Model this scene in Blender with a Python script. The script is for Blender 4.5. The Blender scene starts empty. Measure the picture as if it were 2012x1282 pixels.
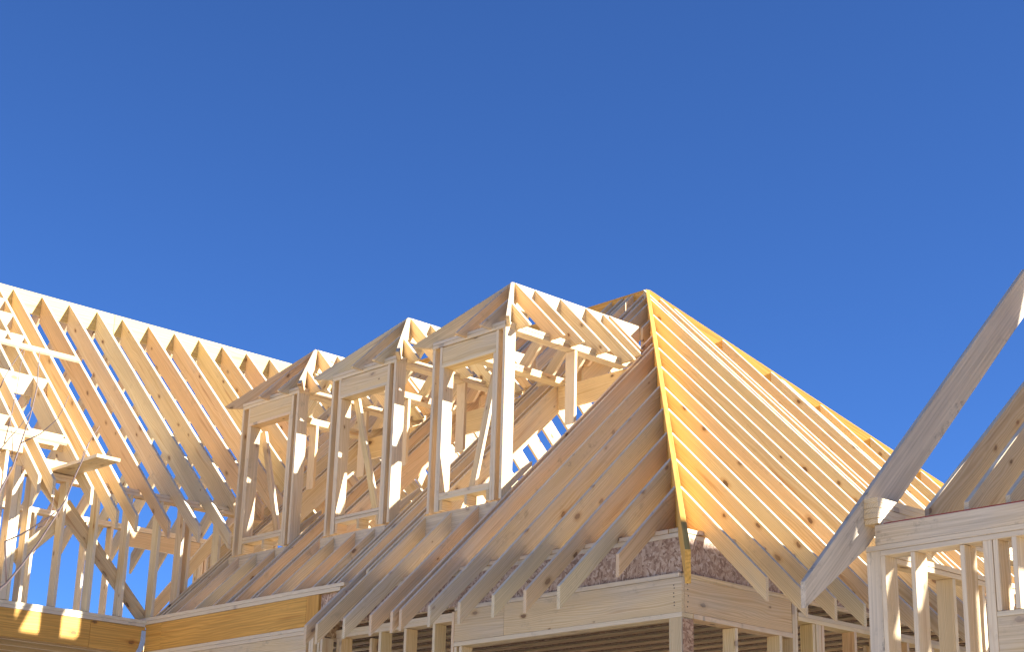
import bpy, bmesh, math, random
from mathutils import Vector, Matrix
random.seed(11)
sc = bpy.context.scene
COL = sc.collection
R = math.radians

# ------------------------------------------------------------------ camera, sky, sun, exposure
ZG = 3.88                       # height of the porch-beam underside (z = 0 of the plans below) over the ground
cam_d = bpy.data.cameras.new('camera')
cam_d.sensor_fit = 'HORIZONTAL'; cam_d.sensor_width = 36.0
cam_d.lens = 3353.88 / 2012 * 36.0
cam_d.clip_start = 0.1; cam_d.clip_end = 3000
cam = bpy.data.objects.new('camera', cam_d); COL.objects.link(cam)
yaw, pit, rol = R(47.103), R(18.797), R(1.542)
d = Vector((math.cos(pit)*math.cos(yaw), math.cos(pit)*math.sin(yaw), math.sin(pit)))
rt = d.cross(Vector((0, 0, 1))).normalized(); up = rt.cross(d)
r2 = math.cos(rol)*rt + math.sin(rol)*up; u2 = -math.sin(rol)*rt + math.cos(rol)*up
M = Matrix((r2, u2, -d)).transposed().to_4x4(); M.translation = Vector((-10.372, -9.067, -2.276 + ZG))
cam.matrix_world = M
sc.camera = cam

SUN = Vector((0.71, -1.0, 0.635)).normalized()          # direction towards the sun
elev = math.asin(SUN.z); azim = math.atan2(SUN.x, SUN.y)
world = bpy.data.worlds.new('World'); sc.world = world; world.use_nodes = True
nt = world.node_tree; nt.nodes.clear()
sky = nt.nodes.new('ShaderNodeTexSky'); sky.sky_type = 'NISHITA'; sky.sun_disc = False
sky.sun_elevation = elev; sky.sun_rotation = azim
sky.altitude = 600; sky.air_density = 0.6; sky.dust_density = 0.0; sky.ozone_density = 10.0
bg = nt.nodes.new('ShaderNodeBackground'); bg.inputs['Strength'].default_value = 0.05
wo = nt.nodes.new('ShaderNodeOutputWorld')
hs = nt.nodes.new('ShaderNodeHueSaturation'); hs.inputs['Hue'].default_value = 0.503; hs.inputs['Saturation'].default_value = 1.02   # polarised deep blue
nt.links.new(sky.outputs[0], hs.inputs['Color']); nt.links.new(hs.outputs[0], bg.inputs[0]); nt.links.new(bg.outputs[0], wo.inputs[0])
sun_d = bpy.data.lights.new('sun', 'SUN'); sun_d.energy = 4.3; sun_d.angle = R(0.53); sun_d.color = (1.0, 0.955, 0.88)
sun = bpy.data.objects.new('sun', sun_d); COL.objects.link(sun)
sun.rotation_euler = SUN.to_track_quat('Z', 'Y').to_euler(); sun.location = (20, -30, 30)
sc.view_settings.view_transform = 'Standard'; sc.view_settings.look = 'None'
sc.view_settings.gamma = 1.0; sc.view_settings.use_curve_mapping = False
sc.view_settings.exposure = 2.18
sc.cycles.max_bounces = 10; sc.cycles.diffuse_bounces = 7; sc.cycles.glossy_bounces = 2

# ------------------------------------------------------------------ materials
class NT:
    def __init__(s, name):
        s.m = bpy.data.materials.new(name); s.m.use_nodes = True
        s.t = s.m.node_tree; s.b = s.t.nodes['Principled BSDF']
    def n(s, typ, **kw):
        o = s.t.nodes.new(typ)
        for k, v in kw.items():
            if k.startswith('i_'): o.inputs[k[2:].replace('_', ' ')].default_value = v
            else: setattr(o, k, v)
        return o
    def l(s, a, b): s.t.links.new(a, b)
    def math(s, op, a, b=None, clamp=False):
        o = s.n('ShaderNodeMath', operation=op, use_clamp=clamp)
        for i, x in enumerate((a, b)):
            if x is None: continue
            if isinstance(x, (int, float)): o.inputs[i].default_value = x
            else: s.l(x, o.inputs[i])
        return o.outputs[0]
    def mapr(s, x, a, b, c=0.0, e=1.0, smooth=False):
        o = s.n('ShaderNodeMapRange'); o.clamp = True
        if smooth: o.interpolation_type = 'SMOOTHSTEP'
        s.l(x, o.inputs[0])
        for i, v in enumerate((a, b, c, e)): o.inputs[i+1].default_value = v
        return o.outputs[0]
    def mix(s, f, a, b, blend='MIX'):
        o = s.n('ShaderNodeMix', data_type='RGBA', blend_type=blend)
        for sock, x in ((o.inputs[0], f), (o.inputs[6], a), (o.inputs[7], b)):
            if isinstance(x, (int, float)): sock.default_value = x
            elif isinstance(x, tuple): sock.default_value = (*x, 1)
            else: s.l(x, sock)
        return o.outputs[2]
    def noise(s, vec, scale, detail=3, rough=0.5, dist=0.0):
        o = s.n('ShaderNodeTexNoise'); s.l(vec, o.inputs['Vector'])
        o.inputs['Scale'].default_value = scale; o.inputs['Detail'].default_value = detail
        o.inputs['Roughness'].default_value = rough; o.inputs['Distortion'].default_value = dist
        return o.outputs[0]
    def scaled(s, vec, sx, sy, sz, rot=None, loc=None):
        o = s.n('ShaderNodeMapping'); s.l(vec, o.inputs[0]); o.inputs['Scale'].default_value = (sx, sy, sz)
        if rot: o.inputs['Rotation'].default_value = rot
        if loc: o.inputs['Location'].default_value = loc
        return o.outputs[0]

def seeded_coords(k):
    tc = k.n('ShaderNodeTexCoord'); oi = k.n('ShaderNodeObjectInfo')
    cx = k.n('ShaderNodeCombineXYZ')
    k.l(k.math('MULTIPLY', oi.outputs['Random'], 61.7), cx.inputs[0])
    add = k.n('ShaderNodeVectorMath', operation='ADD'); k.l(tc.outputs['Object'], add.inputs[0]); k.l(cx.outputs[0], add.inputs[1])
    return tc, oi, add.outputs[0]

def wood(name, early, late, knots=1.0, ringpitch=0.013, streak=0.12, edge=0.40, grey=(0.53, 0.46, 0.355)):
    k = NT(name); tc, oi, v = seeded_coords(k)
    sep = k.n('ShaderNodeSeparateXYZ'); k.l(tc.outputs['Object'], sep.inputs[0])
    rnd = oi.outputs['Random']
    rb = k.math('FRACT', k.math('MULTIPLY', rnd, 17.31)); rc = k.math('FRACT', k.math('MULTIPLY', rnd, 91.7))
    wob = k.noise(k.scaled(v, 1.1, 5, 5), 1.0, 2); wob2 = k.noise(k.scaled(v, 0.55, 3, 3), 1.7, 2)
    # growth rings round a pith that lies off to one side of the board and wanders along it
    py = k.math('ADD', sep.outputs[1], k.math('ADD', k.math('MULTIPLY', rb, 0.05), 0.025))
    pz = k.math('ADD', k.math('ADD', sep.outputs[2], k.math('MULTIPLY', k.math('SUBTRACT', rc, 0.5), 0.16)),
                k.math('MULTIPLY', k.math('SUBTRACT', wob2, 0.5), 0.15))
    rad = k.math('SQRT', k.math('ADD', k.math('MULTIPLY', py, py), k.math('MULTIPLY', pz, pz)))
    rad = k.math('ADD', rad, k.math('MULTIPLY', wob, 0.012))
    ring = k.math('ADD', k.math('MULTIPLY', k.math('SINE', k.math('MULTIPLY', rad, 6.2832/ringpitch)), 0.5), 0.5)
    ring = k.math('POWER', ring, 1.8)
    fib = k.noise(k.scaled(v, 1.2, 60, 60), 1.0, 4, 0.6)
    patch = k.noise(k.scaled(v, 0.7, 3, 7), 1.0, 3)
    base = k.mix(k.math('MULTIPLY', ring, 0.62), early, late)
    base = k.mix(k.mapr(patch, 0.40, 0.75, 0.0, 0.22), base, tuple(c*0.72 for c in late))
    fm = k.mapr(fib, 0.25, 0.75, 1.0-streak, 1.0+streak*0.6)
    cmb = k.n('ShaderNodeCombineColor')
    for i in range(3): k.l(fm, cmb.inputs[i])
    base = k.mix(1.0, base, cmb.outputs[0], 'MULTIPLY')
    base = k.mix(1.0, base, oi.outputs['Color'], 'MULTIPLY')
    # knots
    if knots > 0:
        sv = k.n('ShaderNodeSeparateXYZ'); k.l(v, sv.inputs[0]); cv = k.n('ShaderNodeCombineXYZ')
        k.l(k.math('MULTIPLY', sv.outputs[0], 2.0), cv.inputs[0]); k.l(k.math('ADD', k.math('MULTIPLY', sv.outputs[2], 4.0), k.math('MULTIPLY', rnd, 37.0)), cv.inputs[1])
        vo = k.n('ShaderNodeTexVoronoi', voronoi_dimensions='2D', feature='F1'); k.l(cv.outputs[0], vo.inputs['Vector']); vo.inputs['Scale'].default_value = 1.0
        sc_ = k.n('ShaderNodeSeparateColor'); k.l(vo.outputs['Color'], sc_.inputs[0])
        nz = k.math('MULTIPLY', k.math('SUBTRACT', k.noise(k.scaled(v, 22, 22, 30), 1.0, 3), 0.5), 0.11)
        dist = k.math('ADD', vo.outputs['Distance'], nz)
        size = k.mapr(sc_.outputs[1], 0, 1, 0.022, 0.095)
        dd = k.math('DIVIDE', dist, size)
        sel = k.math('GREATER_THAN', sc_.outputs[0], 1.0 - 0.52*knots)
        halo = k.math('MULTIPLY', k.mapr(dd, 0.9, 2.3, 0.55, 0.0, True), sel)
        core = k.math('MULTIPLY', k.math('MULTIPLY', k.mapr(dd, 0.72, 1.08, 0.9, 0.0, True), sel), k.mapr(sc_.outputs[2], 0, 1, 0.6, 1.0))
        base = k.mix(halo, base, tuple(c*f for c, f in zip(late, (0.78, 0.66, 0.55))))
        base = k.mix(core, base, (0.13, 0.066, 0.036))
        # pitch streak trailing along the grain from some knots
        st = k.noise(k.scaled(v, 0.9, 9, 16), 1.0, 2)
        base = k.mix(k.mapr(st, 0.63, 0.76, 0.0, 0.62), base, tuple(c*f for c, f in zip(late, (0.72, 0.52, 0.42))))
    # paler narrow edges: sky light on them is painted into the colour
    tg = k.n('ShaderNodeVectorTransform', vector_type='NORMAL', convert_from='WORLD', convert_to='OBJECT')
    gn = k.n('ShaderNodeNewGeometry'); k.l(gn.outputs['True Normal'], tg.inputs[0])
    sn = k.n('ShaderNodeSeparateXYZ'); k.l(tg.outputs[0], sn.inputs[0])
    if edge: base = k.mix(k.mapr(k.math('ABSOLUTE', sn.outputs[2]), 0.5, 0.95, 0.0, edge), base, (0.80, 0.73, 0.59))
    # weathering: alpha of the object colour
    w = oi.outputs['Alpha']
    wn = k.noise(k.scaled(v, 0.8, 2.2, 3.2), 1.0, 4, 0.6)
    lo = k.math('SUBTRACT', 0.98, w)
    wm = k.n('ShaderNodeMapRange'); wm.clamp = True; k.l(wn, wm.inputs[0]); k.l(k.math('SUBTRACT', lo, 0.22), wm.inputs[1]); k.l(k.math('ADD', lo, 0.10), wm.inputs[2])
    wm.inputs[3].default_value = 0.0; wm.inputs[4].default_value = 0.88
    gmod = k.mix(k.mapr(fib, 0.3, 0.7), tuple(c*0.82 for c in grey), tuple(min(1, c*1.28) for c in grey))
    base = k.mix(wm.outputs[0], base, gmod)
    sp = k.noise(k.scaled(v, 9, 14, 14), 1.0, 5, 0.7)
    spb = k.noise(k.scaled(v, 1.1, 3, 3), 1.3, 2)
    mould = k.math('MULTIPLY', k.mapr(sp, 0.54, 0.70, 0, 1), k.mapr(spb, 0.50, 0.64, 0, 0.75))
    base = k.mix(k.math('MULTIPLY', mould, k.math('MINIMUM', k.math('MULTIPLY', w, 1.6), 1.0)), base, (0.075, 0.072, 0.068))
    k.l(base, k.b.inputs['Base Color'])
    k.b.inputs['Roughness'].default_value = 0.68
    k.b.inputs['Specular IOR Level'].default_value = 0.3
    bp = k.n('ShaderNodeBump'); bp.inputs['Strength'].default_value = 0.35; bp.inputs['Distance'].default_value = 0.0018
    k.l(k.math('ADD', fib, k.math('MULTIPLY', ring, 0.5)), bp.inputs['Height']); k.l(bp.outputs[0], k.b.inputs['Normal'])
    return k.m

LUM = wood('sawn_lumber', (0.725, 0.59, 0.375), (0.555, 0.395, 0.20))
LVL = wood('yellow_laminated_veneer', (0.80, 0.46, 0.105), (0.63, 0.33, 0.065), knots=0.12, ringpitch=0.026, streak=0.30, edge=0.0, grey=(0.36, 0.24, 0.09))

def osb_mat():
    k = NT('oriented_strand_board'); tc, oi, v = seeded_coords(k)
    def layer(rot, loc, sx=19, sz=58):
        vv = k.scaled(v, 1, 1, 1, rot=(0, rot, 0), loc=loc)
        vv = k.scaled(vv, sx, 6, sz)
        nz = k.n('ShaderNodeTexNoise'); k.l(vv, nz.inputs['Vector']); nz.inputs['Scale'].default_value = 1.2
        mixv = k.n('ShaderNodeMix', data_type='VECTOR'); mixv.inputs[0].default_value = 0.35
        k.l(vv, mixv.inputs[4]); ad = k.n('ShaderNodeVectorMath', operation='ADD'); k.l(vv, ad.inputs[0]); k.l(nz.outputs['Color'], ad.inputs[1]); k.l(ad.outputs[0], mixv.inputs[5])
        vo = k.n('ShaderNodeTexVoronoi', voronoi_dimensions='3D'); k.l(mixv.outputs[1], vo.inputs['Vector']); vo.inputs['Scale'].default_value = 1
        s_ = k.n('ShaderNodeSeparateColor'); k.l(vo.outputs['Color'], s_.inputs[0])
        return s_, vo.outputs['Distance']
    a, da = layer(0.35, (0, 0, 0)); b, db = layer(-0.7, (3.1, 0, 1.7)); c, dc = layer(1.35, (7.7, 0, 2.9))
    val = k.mix(k.math('GREATER_THAN', b.outputs[1], 0.55), a.outputs[0], b.outputs[0])
    vs = k.n('ShaderNodeSeparateColor'); k.l(val, vs.inputs[0])
    val2 = k.mix(k.math('GREATER_THAN', c.outputs[1], 0.62), vs.outputs[0], c.outputs[0])
    cr = k.n('ShaderNodeValToRGB'); k.l(val2, cr.inputs[0]); e = cr.color_ramp.elements
    e[0].position = 0.0; e[0].color = (0.22, 0.14, 0.085, 1); e[1].position = 1.0; e[1].color = (0.56, 0.45, 0.34, 1)
    for p, cc in ((0.22, (0.30, 0.19, 0.125)), (0.5, (0.40, 0.28, 0.19)), (0.78, (0.50, 0.375, 0.265))):
        el = e.new(p); el.color = (*cc, 1)
    col = k.mix(1.0, cr.outputs[0], oi.outputs['Color'], 'MULTIPLY')
    k.l(col, k.b.inputs['Base Color']); k.b.inputs['Roughness'].default_value = 0.75
    bp = k.n('ShaderNodeBump'); bp.inputs['Strength'].default_value = 0.5; bp.inputs['Distance'].default_value = 0.003
    k.l(val2, bp.inputs['Height']); k.l(bp.outputs[0], k.b.inputs['Normal'])
    return k.m
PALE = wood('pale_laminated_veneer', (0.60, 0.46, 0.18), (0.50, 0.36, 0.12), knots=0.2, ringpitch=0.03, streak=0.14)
OSB = osb_mat()

def plain(name, col, rough=0.7, noise_amt=0.25, scale=18):
    k = NT(name); tc, oi, v = seeded_coords(k)
    n_ = k.noise(v, scale, 4, 0.6)
    k.l(k.mix(n_, tuple(c*(1-noise_amt) for c in col), tuple(min(1, c*(1+noise_amt)) for c in col)), k.b.inputs['Base Color'])
    k.b.inputs['Roughness'].default_value = rough
    return k.m
RED = plain('red_edge_paint', (0.30, 0.045, 0.03), 0.7, 0.5, 30)
BLUE = plain('pale_blue_foam', (0.42, 0.55, 0.70), 0.6, 0.45, 90)
BARK = plain('grey_bark', (0.17, 0.13, 0.13), 0.8, 0.4, 60)
PLY = plain('plywood_deck', (0.66, 0.52, 0.35), 0.7, 0.15, 3)
CONC = plain('concrete', (0.36, 0.34, 0.31), 0.85, 0.2, 6)
STEEL = plain('dark_nail_steel', (0.06, 0.05, 0.045), 0.5, 0.3, 60)

def ground_mat():
    k = NT('graded_dirt'); tc = k.n('ShaderNodeTexCoord'); v = tc.outputs['Object']
    a = k.noise(v, 0.15, 5, 0.6); b = k.noise(v, 2.5, 6, 0.65)
    c = k.mix(k.mapr(a, 0.35, 0.65), (0.50, 0.42, 0.31), (0.56, 0.48, 0.37))
    c = k.mix(k.mapr(b, 0.4, 0.7, 0, 0.6), c, (0.41, 0.34, 0.25))
    k.l(c, k.b.inputs['Base Color']); k.b.inputs['Roughness'].default_value = 0.95
    bp = k.n('ShaderNodeBump'); bp.inputs['Strength'].default_value = 0.6; bp.inputs['Distance'].default_value = 0.05
    k.l(b, bp.inputs['Height']); k.l(bp.outputs[0], k.b.inputs['Normal'])
    return k.m

# ------------------------------------------------------------------ builders (plan coordinates: X right-back, Y left-back, Z over the porch beam's underside)
LOC = {}
def thing(name, label, cat, loc, group=None):
    o = bpy.data.objects.new(name, None); COL.objects.link(o)
    o.empty_display_size = 0.3; o.location = loc; LOC[o.name] = Vector(loc)
    o['label'] = label; o['category'] = cat
    if group: o['group'] = group
    return o
def part_empty(name, parent, loc, label=None):
    o = bpy.data.objects.new(name, None); COL.objects.link(o); o.parent = parent
    o.empty_display_size = 0.2; o.location = Vector(loc) - LOC[parent.name]; LOC[o.name] = Vector(loc)
    if label: o['label'] = label
    return o

TINTS = [(1.0, 1.0, 1.0), (1.03, 1.0, 0.95), (1.04, 0.98, 0.88), (0.98, 0.99, 0.97), (1.0, 1.03, 0.98), (0.86, 0.85, 0.82), (1.05, 1.0, 0.88), (0.95, 0.93, 0.90), (1.0, 0.86, 0.76), (1.04, 0.91, 0.82), (1.06, 0.95, 0.84), (1.05, 1.03, 0.84), (0.92, 0.90, 0.84)]
def solid(name, parent, poly, thick, axis, mat=None, weather=0.25, tint=None, jit=1.0, bevel=0.0022, label=None):
    """a board: the outline 'poly' (plan coordinates) swept by the vector 'thick', centred; its own X runs along the grain"""
    thick = Vector(thick); ax = Vector(axis).normalized()
    ty = thick.normalized(); ax = (ax - ty*ax.dot(ty)).normalized(); tz = ax.cross(ty)
    P = [Vector(p) for p in poly]; c = sum(P, Vector())/len(P)
    Rm = Matrix((ax, ty, tz)).transposed()
    Ri = Rm.transposed(); hw = thick.length/2
    bm = bmesh.new(); n = len(P)
    q = [Ri @ (p - c) for p in P]
    lo = [bm.verts.new((v.x, -hw, v.z)) for v in q]; hi = [bm.verts.new((v.x, hw, v.z)) for v in q]
    bm.faces.new(lo); bm.faces.new(list(reversed(hi)))
    for i in range(n):
        j = (i+1) % n; bm.faces.new((lo[j], lo[i], hi[i], hi[j]))
    bmesh.ops.recalc_face_normals(bm, faces=bm.faces[:])
    if bevel: bmesh.ops.bevel(bm, geom=bm.edges[:], offset=bevel, segments=1, affect='EDGES', profile=0.5)
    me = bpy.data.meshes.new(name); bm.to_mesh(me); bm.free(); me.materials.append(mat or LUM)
    o = bpy.data.objects.new(name, me); COL.objects.link(o); o.parent = parent
    jr = Matrix.Rotation(random.gauss(0, 0.0010)*jit, 3, 'Y') @ Matrix.Rotation(random.gauss(0, 0.0013)*jit, 3, 'Z') @ Matrix.Rotation(random.gauss(0, 0.006)*jit, 3, 'X')
    m4 = (Rm @ jr).to_4x4()
    cc = c + Vector([random.gauss(0, 0.0018)*jit for _ in range(3)])
    m4.translation = cc + Vector((0, 0, ZG)) - (LOC[parent.name] if parent else Vector())
    o.matrix_local = m4
    t_ = tint or random.choice(TINTS); g = random.uniform(0.93, 1.05)
    o.color = (t_[0]*g, t_[1]*g, t_[2]*g, max(0.0, weather + random.uniform(-0.08, 0.08)))
    if label: o['label'] = label
    return o

def box(name, parent, x0, x1, y0, y1, z0, z1, mat=None, **kw):
    sx, sy, sz = abs(x1-x0), abs(y1-y0), abs(z1-z0); xm, ym, zm = (x0+x1)/2, (y0+y1)/2, (z0+z1)/2
    L = max(sx, sy, sz)
    axis = (1, 0, 0) if L == sx else (0, 1, 0) if L == sy else (0, 0, 1)
    rest = [(s, i) for i, s in enumerate((sx, sy, sz)) if axis[i] == 0]; ti = min(rest)[1]
    if ti == 0: poly = [(xm, y0, z0), (xm, y1, z0), (xm, y1, z1), (xm, y0, z1)]; th = (sx, 0, 0)
    elif ti == 1: poly = [(x0, ym, z0), (x1, ym, z0), (x1, ym, z1), (x0, ym, z1)]; th = (0, sy, 0)
    else: poly = [(x0, y0, zm), (x1, y0, zm), (x1, y1, zm), (x0, y1, zm)]; th = (0, 0, sz)
    return solid(name, parent, poly, th, axis, mat, **kw)

S = 0.4064; T = 0.9734; Z0 = 0.8412; A = 4.1829; ST = 0.342; V6 = 0.195
zF = lambda x: Z0 + T*x            # front slope, rafter tops
zH = lambda y: Z0 + T*y            # hip slope, rafter tops
ZA = zF(A)
def rafX(name, parent, y, xa, xb, zf=zF, v=V6, th=0.038, **kw):     # rafter running along X, plumb cut at both ends
    if abs(xb-xa) < 0.08: return
    return solid(name, parent, [(xa, y, zf(xa)), (xb, y, zf(xb)), (xb, y, zf(xb)-v), (xa, y, zf(xa)-v)], (0, th, 0), (xb-xa, 0, zf(xb)-zf(xa)), **kw)
def rafY(name, parent, x, ya, yb, zf=zH, v=V6, th=0.038, **kw):
    if abs(yb-ya) < 0.08: return
    return solid(name, parent, [(x, ya, zf(ya)), (x, yb, zf(yb)), (x, yb, zf(yb)-v), (x, ya, zf(ya)-v)], (th, 0, 0), (0, yb-ya, zf(yb)-zf(ya)), **kw)
VD = 0.36                                       # vertical depth of the deep rafters
def deep(name, parent, q, qt, qe, zf, seat, zs, along, tail=None, th=0.038, **kw):
    """deep rafter with a birdsmouth: qt tail (or foot) coordinate, qe top end, seat = wall face, zs = plate top; tail = tail depth, None for a foot that stops on the plate"""
    b = (zf(1)-zf(0)); zi = lambda z: (z - zf(0))/b; sg = 1 if qe > qt else -1
    qs = zi(zs + VD)                                  # where the deep underside meets the plate top
    pt = [(qt, zf(qt)), (qe, zf(qe)), (qe, zf(qe)-VD), (qs, zs)]
    if tail is None: pt += [(qt, zs), ]
    else: pt += [(seat, zs), (seat, min(zs-0.006, zf(seat)-tail)), (qt, zf(qt)-tail)]
    if along == 'x': return solid(name, parent, [(a, q, z) for a, z in pt], (0, th, 0), (1, 0, b), **kw)
    return solid(name, parent, [(q, a, z) for a, z in pt], (th, 0, 0), (0, 1, b), **kw)
ju = lambda a=0.012: random.uniform(-a, a)

# ------------------------------------------------------------------ ground
gm = bpy.data.meshes.new('ground'); gv = 600
gm.from_pydata([(-gv, -gv, 0), (gv, -gv, 0), (gv, gv, 0), (-gv, gv, 0)], [], [(0, 1, 2, 3)])
gm.materials.append(ground_mat()); go = bpy.data.objects.new('ground', gm); COL.objects.link(go); go['kind'] = 'structure'

GRP = 'timber house frames under construction'
FL = -2.62                                     # first floor level
# ================================================================== MAIN HOUSE
MH = thing('house_frame', 'hip-roofed timber house frame with three dormers and yellow hip boards, in the middle', 'house frame', (0, 0, 0), GRP)
# hip boards and ridge
def hip_board(name, p0, p1, v=0.38, kink=0.14, th=0.045, **kw):
    p0 = Vector(p0); p1 = Vector(p1); h = Vector((p1.x-p0.x, p1.y-p0.y, 0)).normalized()
    th_v = Vector((-h.y, h.x, 0))*th; dn = Vector((0, 0, v))
    pk = p0 + (p1-p0)*kink if kink else p0          # deeper above the wall than at the tail
    pts = [p0, p1, p1-dn] + ([pk-dn, pk-dn*0.7, p0-dn*0.7] if kink else [p0-dn])
    return solid(name, MH, pts, th_v, p1-p0, LVL, weather=0.05, tint=(1, 1, 1), jit=0.2, **kw)
e = 0.012
hip_board('hip_rafter', (-0.50, -0.50, zF(-0.50)+e), (A-0.02, A-0.02, zF(A-0.02)+e), label='yellow hip board at the near corner, greyed at its tail')
hip_board('hip_rafter', (2*A+0.5, -0.5, zH(-0.5)+e), (A+0.02, A-0.02, zF(A-0.02)+e))
box('ridge_board', MH, A-0.0225, A+0.0225, A, 10.2, ZA-0.285, ZA+0.006, LVL, weather=0.1, tint=(0.9, 0.85, 0.8), jit=0.2)

# front slope rafters
TX = -0.647
fw = dict(weather=0.31)
K = lambda k: ST + S*k
for k in range(0, 6):
    y = K(k); top = min(y-0.03, A-0.0225)
    t_ = -0.40 if k == 0 else TX+ju()
    deep('rafter', MH, y, t_, top, zF, 0.036, 0.706, 'x', 0.192, **fw)
HX = 0.62                                      # header under the dormer fronts
DY = (2.90, 4.62, 6.36); DW = 1.12
full_tail = (2.775, 2.882, 4.165)
cut_tail = (K(7), K(8), 3.985)
for y in full_tail: deep('rafter', MH, y, TX+ju(), min(y-0.03, A-0.0225), zF, 0.036, 0.706, 'x', 0.192, **fw)
deep('rafter', MH, 4.068, -0.02, 4.03, zF, 0.036, 0.706, 'x', 0.192, **fw)
for y in cut_tail: deep('rafter', MH, y, TX+ju(), HX, zF, 0.036, 0.706, 'x', 0.192, **fw)
PX = -0.155                                    # recessed part: rafters end on the plate of the yellow rim
for y in (4.40, 4.475, 4.582, 5.782, 5.872, 6.215, 6.322, 7.505, 7.60):
    deep('rafter', MH, y, PX, A-0.0225, zF, 0, 0.686, 'x', **fw)
for y in (4.80, 5.13, 5.50, 6.58, 6.93, 7.28): deep('rafter', MH, y, PX, HX, zF, 0, 0.686, 'x', **fw)
deep('rafter', MH, 7.70, PX, 1.5, zF, 0, 0.686, 'x', **fw)
rafX('rafter', MH, 7.30+S*2, 0.75, A-0.0225, **fw); rafX('rafter', MH, 7.30+S*3, 1.2, A-0.0225, **fw); rafX('rafter', MH, 7.30+S*4, 1.7, A-0.0225, **fw)
rafX('rafter', MH, 7.30+S*5, 2.2, A-0.0225, **fw); rafX('rafter', MH, 7.30+S*6, 2.7, A-0.0225, **fw)
# rafters above each dormer
for yr in DY:
    yc = yr + DW/2
    for dy in (-0.41, -0.02, 0.39):
        rafX('rafter', MH, yc+dy, 3.30-abs(dy)*1.45, min(yc+dy-0.03, A-0.0225), v=VD, **fw)
    # header below the dormer front, between the trimmers, and header where the dormer meets the roof
    box('dormer_header', MH, HX, HX+0.04, yr+0.005, yr+DW-0.005, zF(HX)-0.31, zF(HX)+0.012, weather=0.45, tint=(0.95, 0.95, 0.93))
    box('dormer_header', MH, 2.52, 2.558, yr+0.0, yr+DW, zF(2.52)-0.30, zF(2.52)-0.03, weather=0.1)
# hip slope rafters
k = 0
while True:
    x = K(k); yt = min(x-0.03, 2*A-x-0.03)
    if x > 2*A+0.1: break
    deep('rafter', MH, x, (-0.664 if k else -0.60)+ju(), yt, zH, 0.036, 0.706, 'y', 0.195, weather=0.14 if k > 2 else 0.27)
    k += 1
for x in (A-0.09, A+0.10, 5.30): deep('rafter', MH, x, -0.66, min(A, 2*A-x)-0.03, zH, 0.036, 0.706, 'y', 0.195, weather=0.12)
# back slope
zB = lambda x: ZA - T*(x-A)
for k in range(0, 24):
    y = K(k); xs = A+0.0225 if y >= A else 2*A-y+0.03
    if y > 10.0: break
    if xs < 2*A+0.5: rafX('rafter', MH, y, xs, 2*A+0.62, zf=zB, v=0.30, weather=0.12)

# attic floor: rim, sheathing, plates, joists, subfloor
box('rim_joist', MH, 0.055, 0.093, 0.06, 4.40, 0.33, 0.625)
box('rim_joist', MH, 0.10, 8.3, 0.055, 0.093, 0.33, 0.625)
for a, b in ((0.041, 2.46), (2.463, 4.52)): box('wall_sheathing', MH, 0.041, 0.053, a, b, 0.334, 0.626, OSB, tint=(1, .98, .98), jit=.3, bevel=.001)
for a, b in ((0.055, 2.42), (2.424, 4.86), (4.863, 8.2)): box('wall_sheathing', MH, a, b, 0.041, 0.053, 0.334, 0.626, OSB, tint=(1, .98, .98), jit=.3, bevel=.001)
box('top_plate', MH, 0.038, 0.178, 0.04, 2.3, 0.628, 0.666, weather=.35); box('top_plate', MH, 0.038, 0.178, 2.305, 4.52, 0.628, 0.666, weather=.35)
box('top_plate', MH, 0.040, 0.178, 0.18, 4.52, 0.668, 0.704, weather=.35)
box('top_plate', MH, 0.18, 4.1, 0.038, 0.178, 0.628, 0.666); box('top_plate', MH, 4.105, 8.2, 0.038, 0.178, 0.628, 0.666)
box('top_plate', MH, 0.042, 0.26, 0.040, 0.178, 0.668, 0.704); box('top_plate', MH, 0.264, 8.2, 0.040, 0.178, 0.668, 0.704)
for k in range(0, 26):                          # wooden I-joists over the porch and ground floor
    x = 0.30 + 0.3048*k
    fj = box('floor_joist', MH, x, x+0.058, 0.10, 7.6, 0.335, 0.373, weather=.1, tint=(1, .98, .92), jit=.3)
    LOC[fj.name] = Vector((0, 0, 0))
    inv = fj.matrix_local.inverted()
    for nm, q, mt in (('web', (x+.024, x+.034, .374, .562), OSB), ('upper_flange', (x, x+.058, .563, .601), LUM)):
        ch = box(nm, MH, q[0], q[1], 0.10, 7.6, q[2], q[3], mt, weather=.1, tint=(.5, .48, .46) if mt is OSB else None, jit=.1, bevel=.001)
        ml = ch.matrix_local.copy(); ch.parent = fj; ch.matrix_local = inv @ ml
for i in range(7):
    for j in range(4):
        x0, y0 = 0.20 + 1.22*i, 0.20 + 2.44*j
        if y0 > 7.6: continue
        box('subfloor_panel', MH, x0, min(x0+1.216, 8.3), y0, min(y0+2.436, 9.0), 0.603, 0.621, PLY, jit=0.1, bevel=0.001)
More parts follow.
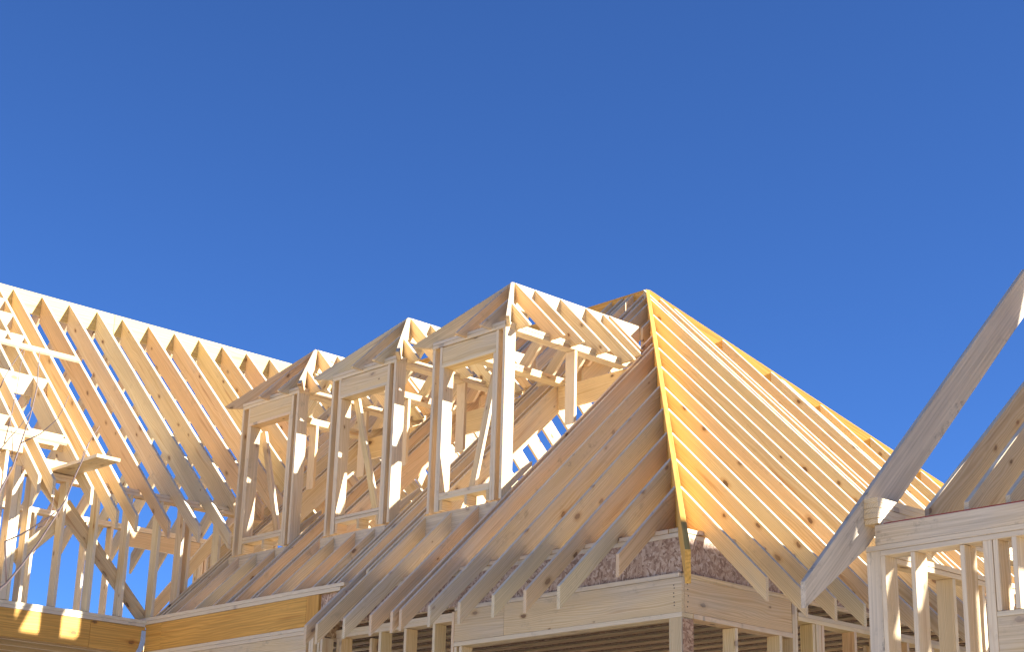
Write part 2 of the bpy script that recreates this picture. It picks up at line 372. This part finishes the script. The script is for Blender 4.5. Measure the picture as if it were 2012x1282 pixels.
# corner beams (porch header) with plates above and below
box('beam', MH, 0.0, 0.038, 0.004, 2.098, 0.002, 0.284, weather=.30, tint=(.98, .96, .92), jit=.3)
box('beam', MH, 0.0, 0.038, 2.102, 2.765, 0.002, 0.284, weather=.30, tint=(.99, .97, .92), jit=.3)
box('beam', MH, 0.040, 0.078, 0.05, 2.765, 0.002, 0.284, jit=.3)
box('beam', MH, 0.0405, 1.43, 0.004, 0.042, 0.002, 0.284, weather=.3, tint=(1.0, .92, .86), jit=.3)
box('beam_plate', MH, -0.004, 0.136, 0.0, 2.765, -0.040, 0.0, weather=.25, jit=.3)
box('beam_plate', MH, 0.138, 1.43, -0.004, 0.136, -0.040, 0.0, weather=.25, jit=.3)
box('beam_plate', MH, -0.004, 0.136, 0.03, 2.765, 0.286, 0.324, weather=.35, jit=.3)
box('beam_plate', MH, 0.04, 8.2, -0.004, 0.034, 0.286, 0.324, weather=.3, jit=.3)
# nails at the beam corner
def nail(parent, x, y, z, ax):
    r = 0.006
    if ax == 'x': poly = [(x, y+r*math.cos(a*R(60)), z+r*math.sin(a*R(60))) for a in range(6)]; th = (0.004, 0, 0); g = (0, 1, 0)
    else: poly = [(x+r*math.cos(a*R(60)), y, z+r*math.sin(a*R(60))) for a in range(6)]; th = (0, 0.004, 0); g = (1, 0, 0)
    solid('nail', parent, poly, th, g, STEEL, bevel=0, jit=0)
for z in (0.06, 0.085, 0.13, 0.16, 0.20, 0.225): nail(MH, 0.0, 0.085+ju(.004), z, 'x')
for z in (0.05, 0.09, 0.14, 0.19, 0.235, 0.255): nail(MH, 0.075+ju(.006), 0.003, z, 'y')
# front wall beyond the beam: plate and studs
box('top_plate', MH, 0.0, 0.14, 2.805, 4.62, 0.236, 0.276, weather=.2); box('top_plate', MH, 0.004, 0.14, 2.805, 4.62, 0.196, 0.234, weather=.2)
box('stud', MH, -0.001, 0.139, 2.768, 2.803, FL, 0.284, weather=.2)
for y in (3.04, 3.445, 3.83, 4.44, 4.775, 4.49): box('stud', MH, 0.001, 0.14, y, y+0.038, FL, 0.194, weather=.1, tint=random.choice(TINTS[:5]))
box('stud', MH, 0.20, 0.34, 4.20, 4.238, FL, 0.194)
# short studs under the beam's left end
for y in (2.725, 2.66): box('stud', MH, 0.002, 0.138, y, y+0.036, FL, -0.042, weather=.15)
# corner post and hip-side wall
for x0 in (0.002, 0.041): box('corner_post', MH, x0, x0+0.037, 0.002, 0.135, FL, -0.042, weather=.35)
box('corner_post', MH, 0.08, 0.118, 0.002, 0.135, FL, -0.042, weather=.2)
box('post_sheathing', MH, 0.006, 0.128, -0.009, 0.0, FL, -0.05, OSB, jit=.2, bevel=.001)
for x in (0.66, 1.24): box('stud', MH, x, x+0.038, 0.002, 0.138, FL, -0.042, weather=.05, tint=(1.0, 1.0, .92))
for x in (1.432, 1.474): box('stud', MH, x, x+0.036, 0.0, 0.139, FL, 0.284, weather=.2)
box('top_plate', MH, 1.514, 8.2, 0.0, 0.14, 0.165, 0.203, weather=.2); box('top_plate', MH, 1.514, 8.2, 0.0, 0.14, 0.126, 0.163, weather=.2)
for x in (1.72, 1.762, 1.804, 1.846): box('stud', MH, x, x+0.038, 0.002, 0.138, FL, 0.124, weather=.15)
for x in (2.32, 2.73, 3.13, 3.54, 3.95, 4.35, 4.76): box('stud', MH, x, x+0.038, 0.002, 0.138, FL, 0.124, weather=.15)
# yellow rim of the recessed part
RX = -0.24
box('rim_board', MH, RX, RX+0.045, 7.40, 7.716, 0.300, 0.600, LVL, weather=.1, tint=(.92, .88, .85), jit=.15)
box('rim_board', MH, RX, RX+0.045, 4.735, 7.397, 0.300, 0.600, LVL, weather=.15, tint=(.92, .88, .85), jit=.15)
box('rim_board', MH, RX, RX+0.045, 4.535, 4.732, 0.300, 0.600, LVL, weather=.1, tint=(.95, .88, .85), jit=.15)
box('wall_sheathing', MH, RX+0.047, 0.041, 4.536, 4.548, 0.20, 0.60, OSB, bevel=.001)
for z in (0.603, 0.645): box('top_plate', MH, RX-0.004+(z-.603)*.2, RX+0.14, 4.20 if z < .62 else 4.15, 7.86, z, z+0.039, weather=.2, jit=.3)
box('wall_sheathing', MH, RX+0.03, RX+0.042, 4.05, 4.533, 0.31, 0.60, OSB, tint=(1.15, 1.1, 1.08), bevel=.001)
for z in (0.222, 0.261): box('top_plate', MH, RX, RX+0.14, 4.62, 7.70, z, z+0.037, weather=.3, jit=.3)
box('window_header', MH, RX+0.002, RX+0.04, 4.70, 7.60, 0.075, 0.220, weather=.3, tint=(1, .97, .9), jit=.3)
box('top_plate', MH, RX, RX+0.14, 4.70, 7.65, 0.034, 0.073, weather=.3, jit=.3)
box('wall_sheathing', MH, RX-0.001, RX+0.011, 4.58, 7.68, FL, 0.03, OSB, tint=(.95, .95, .95), bevel=.001)
box('stud', MH, RX, RX+0.14, 4.62, 4.655, FL, 0.22, weather=.3); box('stud', MH, RX, RX+0.14, 4.582, 4.617, FL, 0.22, weather=.3)
for y in (4.49, 4.535): box('stud', MH, -0.20, -0.06, y, y+.036, FL, 0.18, weather=.3)
# foundation and first floor deck
box('foundation', MH, 0.0, 8.3, 0.0, 9.0, -ZG-0.1, FL-0.25, CONC, jit=0, bevel=.01)
box('floor_deck', MH, -0.02, 8.32, -0.02, 9.0, FL-0.25, FL, OSB, jit=0, bevel=.003)
for k in range(0, 14):
    y = 1.2+0.61*k*0.9
    box('stud', MH, 4.2, 4.29, y, y+0.038, FL, 0.33, weather=.1)
box('top_plate', MH, 8.06, 8.2, 0.0, 9.0, 0.628, 0.704)
for k in range(0, 15):
    y = 0.3+0.6*k
    box('stud', MH, 8.06, 8.2, y, y+0.038, FL, 0.626, weather=.1)

# ------------------------------------------------------------------ dormers
def dormer(yr, i):
    yc = yr + DW/2; x0 = 0.66
    D = part_empty('dormer', MH, (x0, yc, zF(x0)+ZG), label=('nearest dormer, right of the other two', 'middle one of the three dormers', 'farthest dormer, left of the other two')[i])
    zb = zF(x0)+0.005; zp = 3.250
    wk = dict(weather=.28)
    cw = (0.97, 0.95, 0.93)
    yl = yr + DW
    # front wall
    for a in (0.0, 1.082): box('stud', D, x0, x0+0.14, yr+a, yr+a+0.038, zb, zp, tint=cw, **wk)
    for a in (0.100, 0.968): box('stud', D, x0+0.001, x0+0.14, yr+a, yr+a+0.037, zb, zp, tint=cw, **wk)
    box('jack_stud', D, x0+0.001, x0+0.14, yr+0.139, yr+0.176, zb, 3.018, tint=cw, **wk)
    box('jack_stud', D, x0+0.001, x0+0.14, yr+0.929, yr+0.966, zb, 3.018, tint=cw, **wk)
    box('header', D, x0+0.004, x0+0.042, yr+0.139, yr+0.966, 3.058, zp-0.003, weather=.3, tint=(1, .98, .92))
    box('header', D, x0+0.09, x0+0.128, yr+0.139, yr+0.966, 3.058, zp-0.003, weather=.1)
    box('header_plate', D, x0, x0+0.14, yr+0.139, yr+0.966, 3.020, 3.056, weather=.25)
    box('sill', D, x0, x0+0.14, yr+0.178, yr+0.927, 1.603, 1.640, weather=.35)
    box('sill', D, x0+0.002, x0+0.14, yr+0.178, yr+0.927, 1.642, 1.676, weather=.35)
    for a in (0.18, 0.50, 0.885): box('cripple_stud', D, x0+0.001, x0+0.14, yr+a, yr+a+0.038, zb+0.01, 1.601, weather=.2)
    # plates
    box('top_plate', D, x0-0.002, x0+0.14, yr, yl, zp, zp+0.038, weather=.3)
    box('top_plate', D, x0-0.002, x0+0.14, yr+0.002, yl-0.002, zp+0.040, zp+0.076, weather=.45, tint=(.9, .88, .86))
    for a, b in ((yr, yr+0.14), (yl-0.14, yl)):
        xe = (zp - Z0)/T
        solid('side_plate', D, [(x0+0.143, (a+b)/2, zp), (xe, (a+b)/2, zp), (xe+0.035, (a+b)/2, zp+0.038), (x0+0.143, (a+b)/2, zp+0.038)], (0, b-a-0.002, 0), (1, 0, 0), weather=.1)
        solid('side_plate', D, [(x0+0.143, (a+b)/2, zp+0.040), (xe+0.04, (a+b)/2, zp+0.040), (xe+0.075, (a+b)/2, zp+0.076), (x0+0.143, (a+b)/2, zp+0.076)], (0, b-a-0.002, 0), (1, 0, 0), weather=.1)
        xs = 1.655
        solid('stud', D, [(xs, (a+b)/2, zF(xs)), (xs+0.038, (a+b)/2, zF(xs+0.038)), (xs+0.038, (a+b)/2, zp-0.002), (xs, (a+b)/2, zp-0.002)], (0, b-a-0.003, 0), (0, 0, 1), weather=.05, tint=(1.02, .95, .88))
    # sheathing strip / wedge at the foot of the right wall
    solid('wall_wedge', D, [(x0+0.145, yr+0.019, zF(x0+0.145)+0.002), (x0+0.42, yr+0.019, zF(x0+0.42)+0.002), (x0+0.42, yr+0.019, zF(x0+0.42)+0.05), (x0+0.145, yr+0.019, zF(x0+0.145)+0.11)], (0, 0.036, 0), (1, 0, 1), weather=.3)
    # roof
    za = 4.03; xa = x0+0.60; rt_ = 0.019; ov = 0.746; v = 0.20
    xe = (za - Z0)/T - 0.05
    box('ridge_board', D, xa+0.02, xe, yc-rt_, yc+rt_, za-0.286, za, weather=.02, tint=(1.03, 1, .95), jit=.4)
    zt = za - ov + 0.005
    def common(sgn, x, top=0.0, zlow=None):
        # rafter from ridge (or hip) at distance 'top' down to a level-cut tail
        y = lambda q: yc + sgn*q
        poly = [(x, y(top+rt_), za-top), (x, y(ov+ju(.008)), zt-.003), (x, y(ov-0.012), zt-0.018), (x, y(ov-0.012-(v-0.03)), zt-0.018), (x, y(top+rt_), za-top-v)]
        if top > 0.40: poly = [(x, y(top+rt_), za-top-rt_*0), (x, y(ov), zt-.003), (x, y(ov-0.012), zt-0.018), (x, y(top+rt_), zt-0.018)]
        solid('rafter', D, poly, (0.038, 0, 0), (0, sgn*1, -1), weather=.08 if sgn < 0 else .3)
    for sgn in (-1, 1):
        for x in (xa+0.045, 1.59, 1.98, 2.375): common(sgn, x)
        for x in (2.65, 2.755):            # end on the main roof
            q = za - (zF(x))                # drop to the roof plane
            y = lambda s_: yc + sgn*s_
            solid('rafter', D, [(x, y(rt_), za), (x, y(q), za-q), (x, y(max(q-v, rt_+.005)), za-q), (x, y(rt_), za-v)], (0.038, 0, 0), (0, sgn, -1), weather=.1)
        common(sgn, xa-0.43, top=0.44)     # hip jack
        # hip
        p1 = Vector((xa, yc+sgn*0.0, za+.006)); p0 = Vector((xa-ov+0.01, yc+sgn*(ov-0.01), zt+.006))
        h = Vector((-1, sgn, 0)).normalized()
        solid('hip_rafter', D, [p1, p0, p0+Vector((0.02, -sgn*.02, -0.02)), p0+Vector((.19, -sgn*.19, -0.02)), p1-Vector((0, 0, .215))], Vector((h.y, -h.x, 0))*0.038, p0-p1, weather=.3 if sgn > 0 else .05, jit=.4)
    # front face rafters
    for dy, top in ((0.03, 0.04), (-0.34, 0.36)):
        y = yc+dy
        X_ = lambda q: xa - q
        if top < 0.3: poly = [(X_(top), y, za-top), (X_(ov), y, zt), (X_(ov-.012), y, zt-.018), (X_(ov-.18), y, zt-.018), (X_(top), y, za-top-v)]
        else: poly = [(X_(top), y, za-top), (X_(ov), y, zt), (X_(ov-.012), y, zt-.018), (X_(ov-.18), y, zt-.018), (X_(top), y, za-top-v)]
        solid('rafter', D, poly, (0, 0.038, 0), (-1, 0, -1), weather=.35)
    # diagonal brace standing inside the opening
    if i == 0: a0, a1 = (0.90, 3.27, 2.95), (0.88, 3.60, 1.66)
    elif i == 1: a0, a1 = (0.90, 5.56, 3.06), (0.86, 5.10, 1.68)
    else: a0, a1 = (0.90, 7.33, 3.0), (0.86, 6.89, 1.66)
    a0 = Vector(a0); a1 = Vector(a1); w = Vector((0, 0.045, 0))
    solid('brace', D, [a0-w, a0+w, a1+w, a1-w], (0.038, 0, 0), a1-a0, weather=.3)
for i, yr in enumerate(DY): dormer(yr, i)

# ================================================================== LEFT WING
WY = 7.72; YR = 10.678; ZR = 5.186
zW = lambda y: ZR - T*(YR-y)
zW2 = lambda y: ZR - T*(y-YR)
WG = thing('house_frame', 'long timber wing frame with a high pale ridge board, left of the dormers', 'house frame', (-1.0, WY, 0), GRP)
XE = -3.4
for a, b in ((XE, 0.60), (0.603, 6.4)): box('ridge_board', WG, a, b, YR-0.022, YR+0.022, ZR-0.29, ZR+0.004, PALE, weather=.0, tint=(1, 1, 1), jit=.2)
def tailed(x, ytail, ytop=YR-0.024, **kw): return deep('rafter', WG, x, ytail, ytop, zW, WY-0.004, 2.108, 'y', 0.19, **kw)
xs = [-0.88+S*k for k in range(0, 14)]
for k, x in enumerate(xs):
    wv = .15 if k < 2 else .22
    if k < 4: tailed(x, 7.05+ju(), weather=wv)
    else: tailed(x, 7.62, weather=wv)
for k in range(0, 7): rafY('rafter', WG, 4.72+0.3048*k, YR-0.3-(5.186-ZA)-1.2*(0.5+0.3048*k)+0.4, YR-0.024, zf=zW, v=VD, weather=.2)  # closer-spaced rafters added out of view to shade the wing's far wall
tailed(-1.12, 7.05, weather=.1)
HD = 8.975
tailed(-1.30, 7.32, HD-0.02, weather=.1); tailed(-1.755, 7.33, HD-0.02, weather=.08); tailed(-1.925, 7.35, HD-0.02, weather=.08)
for x in (-2.40, -2.80, -3.2): tailed(x, 7.3, weather=.1)
# opening left of the trimmer: header, blocking rows, short rafters
box('roof_header', WG, -2.38, -1.14, HD-0.019, HD+0.019, zW(HD)-0.255, zW(HD)-0.005, weather=.02, tint=(1.06, 1.02, .95))
for x in (-1.345, -1.58): rafY('rafter', WG, x, HD+0.02, YR-0.024, zf=zW, v=VD, weather=.08)
for y in (10.38, 10.10, 9.71):
    for a, b in ((-1.56, -1.366), (-1.325, -1.14), (-1.99, -1.60)): box('blocking', WG, a, b, y-0.019, y+0.019, zW(y)-0.20, zW(y)-0.004, weather=.02, tint=(1.05, 1.0, .95), jit=.5)
def on_slope(name, x0, x1, y, w=0.089, th=0.038, tilt=0.0, **kw):     # a flat 2x4 lying across the rafter tops
    s = Vector((0, 1, T)).normalized(); n_ = Vector((0, -T, 1)).normalized()
    p = Vector((0, y, zW(y))) + n_*(th/2+0.002)
    a = p + Vector((x0, 0, 0)); b = p + Vector((x1, 0, 0)) + s*tilt
    return solid(name, WG, [a-s*w/2, b-s*w/2, b+s*w/2, a+s*w/2], n_*th, b-a, **kw)
on_slope('purlin', -2.6, -0.50, 9.47, weather=.0, tint=(1.08, 1.05, 1.0))
on_slope('purlin', -2.6, -1.37, 7.93, weather=.0, tint=(1.08, 1.05, 1.0))
box('blocking', WG, -2.6, -1.94, 8.19, 8.23, zW(8.2)-.2, zW(8.2)-.01, weather=.0)
box('blocking', WG, -1.735, -1.32, 8.05, 8.09, zW(8.07)-.2, zW(8.07)-.01, weather=.0)
box('blocking', WG, -1.735, -1.32, 7.78, 7.82, 2.12, 2.26, weather=.0)
# far slope
for k in range(0, 23):
    x = XE+0.1 + S*k
    rafY('rafter', WG, x, YR+0.024, 13.35, zf=zW2, v=0.30, weather=.2)
for a, b in ((4.42, 5.6), (5.604, 6.8)):  # hidden panels added to keep sun off the far wall header
    nv = Vector((0, -T, 1)).normalized()*0.012; y0 = YR-0.9
    solid('shade_panel', WG, [Vector(p)+nv for p in ((a, y0, zW(y0)), (b, y0, zW(y0)), (b, YR-.03, zW(YR-.03)), (a, YR-.03, zW(YR-.03)))], nv.normalized()*0.012, (1, 0, 0), OSB, jit=0, bevel=0)
# walls: rim, plates, studs
for a, b in ((XE, -0.93), (-0.927, -0.243)): box('rim_board', WG, a, b, WY, WY+0.045, 0.275, 0.572, LVL, weather=.12, tint=(.93, .88, .85), jit=.15)
for z in (0.575, 0.614): box('bottom_plate', WG, XE, -0.245 if z < .6 else 2.0, WY-0.004, WY+0.14, z, z+0.037, weather=.3, jit=.3)
for a, b in ((-1.95, 0.3), (0.303, 3.2)):
    for z in (2.030, 2.069): box('top_plate', WG, a, b, WY, WY+0.14, z, z+0.037, weather=.2)
for k in range(0, 9):
    x = -1.815+S*k
    box('stud', WG, x, x+0.038, WY+0.001, WY+0.139, 0.653, 2.028, weather=.15, tint=random.choice(TINTS[:5]))
box('stud', WG, 0.12, 0.158, WY+0.001, WY+0.139, 0.653, 2.028, weather=.1)
box('corner_post', WG, -2.03, -1.955, WY, WY+0.14, 0.653, 2.10, weather=.1)
box('corner_post', WG, -1.953, -1.916, WY+.001, WY+0.139, 0.653, 2.028, weather=.1)
for x in (-2.16, -2.45, -2.85, -3.25): box('stud', WG, x, x+0.038, WY, WY+0.14, 0.653, 2.24, weather=.2)
box('header', WG, XE, -1.97, WY+0.0, WY+0.04, 2.25, 2.44, weather=.0, tint=(1.05, 1, .95))
box('header', WG, XE, -1.97, WY+0.05, WY+0.14, 2.25, 2.29, weather=.1)
FY = 12.82
for z in (2.780, 2.819): box('top_plate', WG, XE, 5.8, FY-0.14, FY, z, z+0.037, weather=.1, tint=(1.0, .92, .85))
box('header', WG, 2.35, 3.55, FY-0.14, FY-0.102, 2.55, 2.778, weather=.1, tint=(1.0, .9, .82))
for k in range(0, 21):
    x = XE+0.15+S*k
    if 2.35 < x < 3.5: continue
    box('stud', WG, x, x+0.038, FY-0.14, FY, 0.653, 2.778, weather=.1)
for x in (2.27, 2.31, 3.56, 3.60): box('stud', WG, x, x+0.038, FY-0.139, FY-.001, 0.653, 2.778, weather=.1)
box('bottom_plate', WG, XE, 6.0, FY-0.14, FY, 0.58, 0.651)
def brace(a, b, w=0.07, th=0.038, **kw):
    a = Vector(a); b = Vector(b); dd = (b-a).normalized(); pr = dd.cross(Vector((0, 1, 0))).normalized()*w
    return solid('brace', WG, [a-pr, b-pr, b+pr, a+pr], (0, th, 0), dd, **kw)
brace((-1.62, 7.90, 2.05), (-0.14, 7.90, 0.66), weather=.1)
brace((-1.24, 8.02, 1.86), (-0.05, 8.02, 0.66), weather=.1)
brace((-1.84, 7.90, 1.12), (-1.30, 7.90, 1.66), weather=.15)
brace((0.15, 8.6, 0.66), (1.25, 8.6, 2.05), weather=.1)
# floor of the wing with joists seen from below, interior
for k in range(0, 10): box('floor_joist', WG, XE, 0.2, WY+0.2+S*k, WY+0.238+S*k, 0.28, 0.56, weather=.2, tint=(.9, .86, .8))
for i in range(3): box('subfloor_panel', WG, XE+1.22*i, XE+1.22*i+1.217, WY+0.16, WY+2.6, 0.56, 0.574, OSB, jit=.1, bevel=.001)
box('stud', WG, -2.12, -1.98, WY+.003, WY+.14, FL, 0.272, weather=.2)
for x in (-2.6, -3.0, -3.3): box('stud', WG, x, x+.038, WY, WY+.14, FL, 0.272)
box('foundation', WG, XE-0.1, -0.02, WY-0.02, FY, -ZG-0.1, FL, CONC, jit=0, bevel=.01)
# plank wedged on the plate
box('plank', WG, -1.60, -1.315, 6.77, 7.84, 2.112, 2.150, weather=.35, tint=(.98, .92, .8), label='short wide plank sticking out level from the eave')
# blue foam strip in the inner corner
pts = [(-0.262, 0.53), (-0.205, 0.53), (-0.205, 0.43), (-0.225, 0.33), (-0.27, 0.25), (-0.335, 0.25), (-0.285, 0.34), (-0.266, 0.42)]
solid('foam_strip', WG, [(x-0.03, WY-0.006, z) for x, z in pts], (0, 0.010, 0), (0, 0, 1), BLUE, bevel=0.002, label='pale blue foam strip hanging in the inside corner')

# ================================================================== RIGHT HOUSE
RH = thing('house_frame', 'timber frame with weathered grey rafter and red-edged beam, at the right edge', 'house frame', (-0.757, -2.32, 0), GRP)
FX = -0.757                                     # face of its front wall
zR = lambda x: 1.188 + 0.980*x
RT = 1.66
deep('rafter', RH, -2.300, -1.443, RT, zR, FX-0.03, 0.075, 'x', 0.175, th=0.038, weather=0.72, tint=(.95, .92, .86), label='weathered grey rafter with a long tail', jit=.3)
zR2 = lambda x: 0.912 + 0.868*x
for j in range(0, 2): rafX('rafter', RH, -2.768-0.3048*j, FX+0.08, RT, zf=zR2, v=0.345, weather=.12, tint=(1.0, .95, .90))
for j, xt in ((2, 1.2), (3, 0.74), (4, 0.74)): rafX('rafter', RH, -2.768-0.3048*j, FX+0.08, xt, zf=zR2, v=0.345, weather=.12, tint=(1.0, .95, .90))
box('ridge_board', RH, RT+0.002, RT+0.047, -3.12, -2.275, zR2(RT)-0.34, zR2(RT)-0.12, LVL, weather=.05)
# plates, beam, stub
YE = -5.6
box('beam', RH, FX, FX+0.038, YE, -2.400, 0.1055, 0.2455, weather=.5, tint=(.98, .94, .90), jit=.2)
box('beam', RH, FX+0.040, FX+0.078, YE, -2.400, 0.1055, 0.2445, weather=.3, jit=.2)
box('red_edge', RH, FX+0.004, FX+0.036, YE, -2.47, 0.2470, 0.2545, RED, jit=0, bevel=0, label='strip of red edge paint along the beam top')
box('top_plate', RH, FX-0.002, FX+0.14, YE, -2.322, 0.068, 0.1045, weather=.4, tint=(.97, .94, .92), jit=.2)
box('top_plate', RH, FX, FX+0.14, YE, -2.436, 0.031, 0.067, weather=.4, tint=(.97, .94, .92), jit=.2)
for i, z in enumerate((0.2575, 0.2945, 0.3315, 0.3685, 0.4055)): box('plate_stub', RH, FX-0.008+ju(.006), 2.0, -2.436+ju(.002), -2.322, z, z+0.036, weather=.1, tint=(1, .97, .92), jit=.2, label='stacked plate end sticking out past the beam' if i == 0 else None)
for z in (-0.002, 0.036): box('side_plate', RH, FX+0.145, 3.2, -2.465, -2.325, z, z+0.036, weather=.05, tint=(1.03, .96, .88))
box('corner_post', RH, FX-0.001, FX+0.139, -2.434, -2.320, FL, 0.066, weather=.5, tint=(.97, .94, .92))
for y, zb in ((-2.474, FL), (-2.710, FL), (-3.086, FL), (-3.253, FL), (-3.290, FL), (-3.327, -0.428), (-3.464, -0.428), (-3.85, -0.428), (-4.24, -0.428), (-4.60, FL), (-5.0, FL), (-5.4, FL)):
    box('stud', RH, FX+0.001, FX+0.14, y, y+0.0355, zb, 0.030, weather=.3, tint=(1.0, .97, .95))
box('header_plate', RH, FX, FX+0.14, -4.56, -3.292, -0.464, -0.430, weather=.4, jit=.2)
box('header', RH, FX+0.002, FX+0.04, -4.56, -3.292, -0.74, -0.466, weather=.35, tint=(.98, .95, .9), jit=.2)
for x in (0.065, 0.45, 0.83, 1.21, 1.6, 2.0, 2.6): box('stud', RH, x, x+0.038, -2.464, -2.326, FL, -0.004, weather=.15)
for x in (0.45, 0.83, 1.2, 1.55): box('stud', RH, x, x+0.038, -4.0, -3.87, FL, 0.05, weather=.1)
box('wall_sheathing', RH, 1.35, 1.362, -3.8, -2.47, -0.28, 0.34, OSB, bevel=.001)
box('top_plate', RH, 1.18, 1.32, -4.0, -2.47, -0.02, 0.05)
box('foundation', RH, FX, 9.0, -8.4, -2.32, -ZG-0.1, FL, CONC, jit=0, bevel=.01)
# unseen roof added past the right edge: shades the grey rafter and hip foot
RY = -5.5; SL = 2.35
TALL, LOW = 4.95, 0.63 + 0.635*5.5
def shade_panel(a, b, rz, sg, d0=0.01, d1=SL):
    solid('shade_panel', RH, [(a, RY+sg*d0, rz-d0), (b-.004, RY+sg*d0, rz-d0), (b-.004, RY+sg*d1, rz-d1), (a, RY+sg*d1, rz-d1)], Vector((0, sg, 1)).normalized()*0.018, (1, 0, 0), OSB, jit=0, bevel=0)
for a, b in ((0.75, 1.7), (1.7, 2.60), (3.30, 4.02)): shade_panel(a, b, TALL, -1)
shade_panel(2.60, 3.30, TALL, -1, d1=1.53); shade_panel(2.80, 2.98, TALL, -1, d0=1.534)      # two openings shaped to let sun onto the plate stub
for a, b in ((4.03, 5.1), (5.1, 6.3), (6.3, 7.5), (7.5, 8.7), (8.7, 9.9)):
    shade_panel(a, b, LOW, 1); shade_panel(a, b, LOW, -1)
for x in (0.80, 1.4, 2.0, 2.45, 2.88, 3.38, 3.82, 4.4, 5.0, 5.6, 6.2, 6.8, 7.4, 8.0, 8.6, 9.2, 9.8):
    rz = TALL if x < 3.9 else LOW
    for sg in ((1, -1) if x > 3.9 else (-1,)):
        rafY('rafter', RH, x, RY+sg*0.03, RY+sg*2.3, zf=lambda y: rz-0.03-abs(y-RY), weather=.1)
        yy = RY+sg*2.05
        box('stud', RH, x, x+.038, yy-.07, yy+.07, FL, rz-2.35, weather=.1)
for sg in (1, -1):
    if sg < 0: box('top_plate', RH, 0.75, 3.88, RY+sg*2.05-.07, RY+sg*2.05+.07, TALL-2.345, TALL-2.27)
    box('top_plate', RH, 3.9, 9.9, RY+sg*2.05-.07, RY+sg*2.05+.07, LOW-2.345, LOW-2.27)
for x in (0.80, 2.0, 3.38): box('stud', RH, x, x+.038, RY-.02, RY+.07, FL, TALL-0.25, weather=.1)
box('ridge_board', RH, 0.75, 3.88, RY-.019, RY+.019, TALL-0.3, TALL-0.01)
box('wall_sheathing', RH, 4.2, 9.9, RY+2.13, RY+2.142, FL, LOW-2.5, OSB, jit=0, bevel=0)

# ================================================================== BARE SAPLING in front of the wing
def tube(name, parent, pts, r0, r1, mat, sides=6):
    bm = bmesh.new(); rings = []; n = len(pts)
    P = [Vector(p) for p in pts]
    for i, p in enumerate(P):
        t_ = (P[min(i+1, n-1)] - P[max(i-1, 0)]).normalized()
        u = t_.orthogonal().normalized(); w = t_.cross(u); r = r0 + (r1-r0)*i/(n-1)
        rings.append([bm.verts.new(p + (u*math.cos(a) + w*math.sin(a))*r) for a in [2*math.pi*j/sides for j in range(sides)]])
    for a, b in zip(rings, rings[1:]):
        best = min(range(sides), key=lambda s_: sum((a[j].co - b[(j+s_) % sides].co).length for j in range(sides)))
        for j in range(sides): bm.faces.new((a[j], a[(j+1) % sides], b[(j+1+best) % sides], b[(j+best) % sides]))
    bm.faces.new(rings[0]); bm.faces.new(rings[-1])
    bmesh.ops.recalc_face_normals(bm, faces=bm.faces[:])
    for f in bm.faces: f.smooth = True
    me = bpy.data.meshes.new(name); bm.to_mesh(me); bm.free(); me.materials.append(mat)
    o = bpy.data.objects.new(name, me); COL.objects.link(o); o.parent = parent
    if parent: o.location = Vector((0, 0, ZG)) - LOC[parent.name]
    return o
CP = Vector((-10.372, -9.067, -2.276)); F_ = 3353.88
def tw(px, py, dist):      # a point of the sapling, surveyed from the camera's station
    v = r2*((px-1006)/F_) - u2*((py-641)/F_) + d
    return CP + v*dist
BT = thing('bare_tree', 'leafless sapling with thin lilac-grey twigs, in front of the left wing', 'tree', tuple((tw(-150, 1500, 6.3) - CP).xy + CP.xy) + (0.0,))
base = Vector((LOC[BT.name].x, LOC[BT.name].y, -ZG))
tube('trunk', BT, [base, base+Vector((.02, .03, .8)), tw(-130, 1330, 6.3), tw(-110, 1240, 6.3)], 0.022, 0.012, BARK)
D1 = 6.3
TW = [([(-110, 1240), (-40, 1190), (12, 1148), (42, 1112), (75, 1068), (105, 1022), (128, 985), (150, 930), (162, 905), (175, 870)], 0.0052, 0.0020),
      ([(-110, 1240), (-60, 1150), (0, 965), (24, 920), (38, 880), (60, 815), (73, 760), (75, 725), (78, 690)], 0.0050, 0.0016),
      ([(12, 1148), (10, 1065), (40, 1052), (64, 1038), (104, 1012), (122, 995)], 0.0042, 0.0022),
      ([(42, 871), (80, 853), (112, 825), (126, 800), (135, 778)], 0.0026, 0.0010),
      ([(0, 763), (9, 742), (22, 720), (36, 700), (52, 676)], 0.0026, 0.0012),
      ([(8, 872), (21, 822), (33, 766), (40, 722), (48, 690)], 0.0024, 0.0010),
      ([(23, 900), (25, 866), (22, 842), (16, 800)], 0.0022, 0.0010),
      ([(0, 885), (18, 862), (40, 838), (66, 800)], 0.0022, 0.0012),
      ([(152, 912), (160, 908), (164, 890), (180, 862), (196, 838)], 0.0020, 0.0010),
      ([(75, 1038), (88, 1034), (97, 1018), (104, 990), (106, 965)], 0.0018, 0.0008)]
for i, (pp, a, b) in enumerate(TW):
    off = 0.0 if i < 3 else random.uniform(-0.12, 0.12)
    tube('branch' if i < 3 else 'twig', BT, [tw(x, y, D1 + off*(j/len(pp))) for j, (x, y) in enumerate(pp)], a, b, BARK, 5)
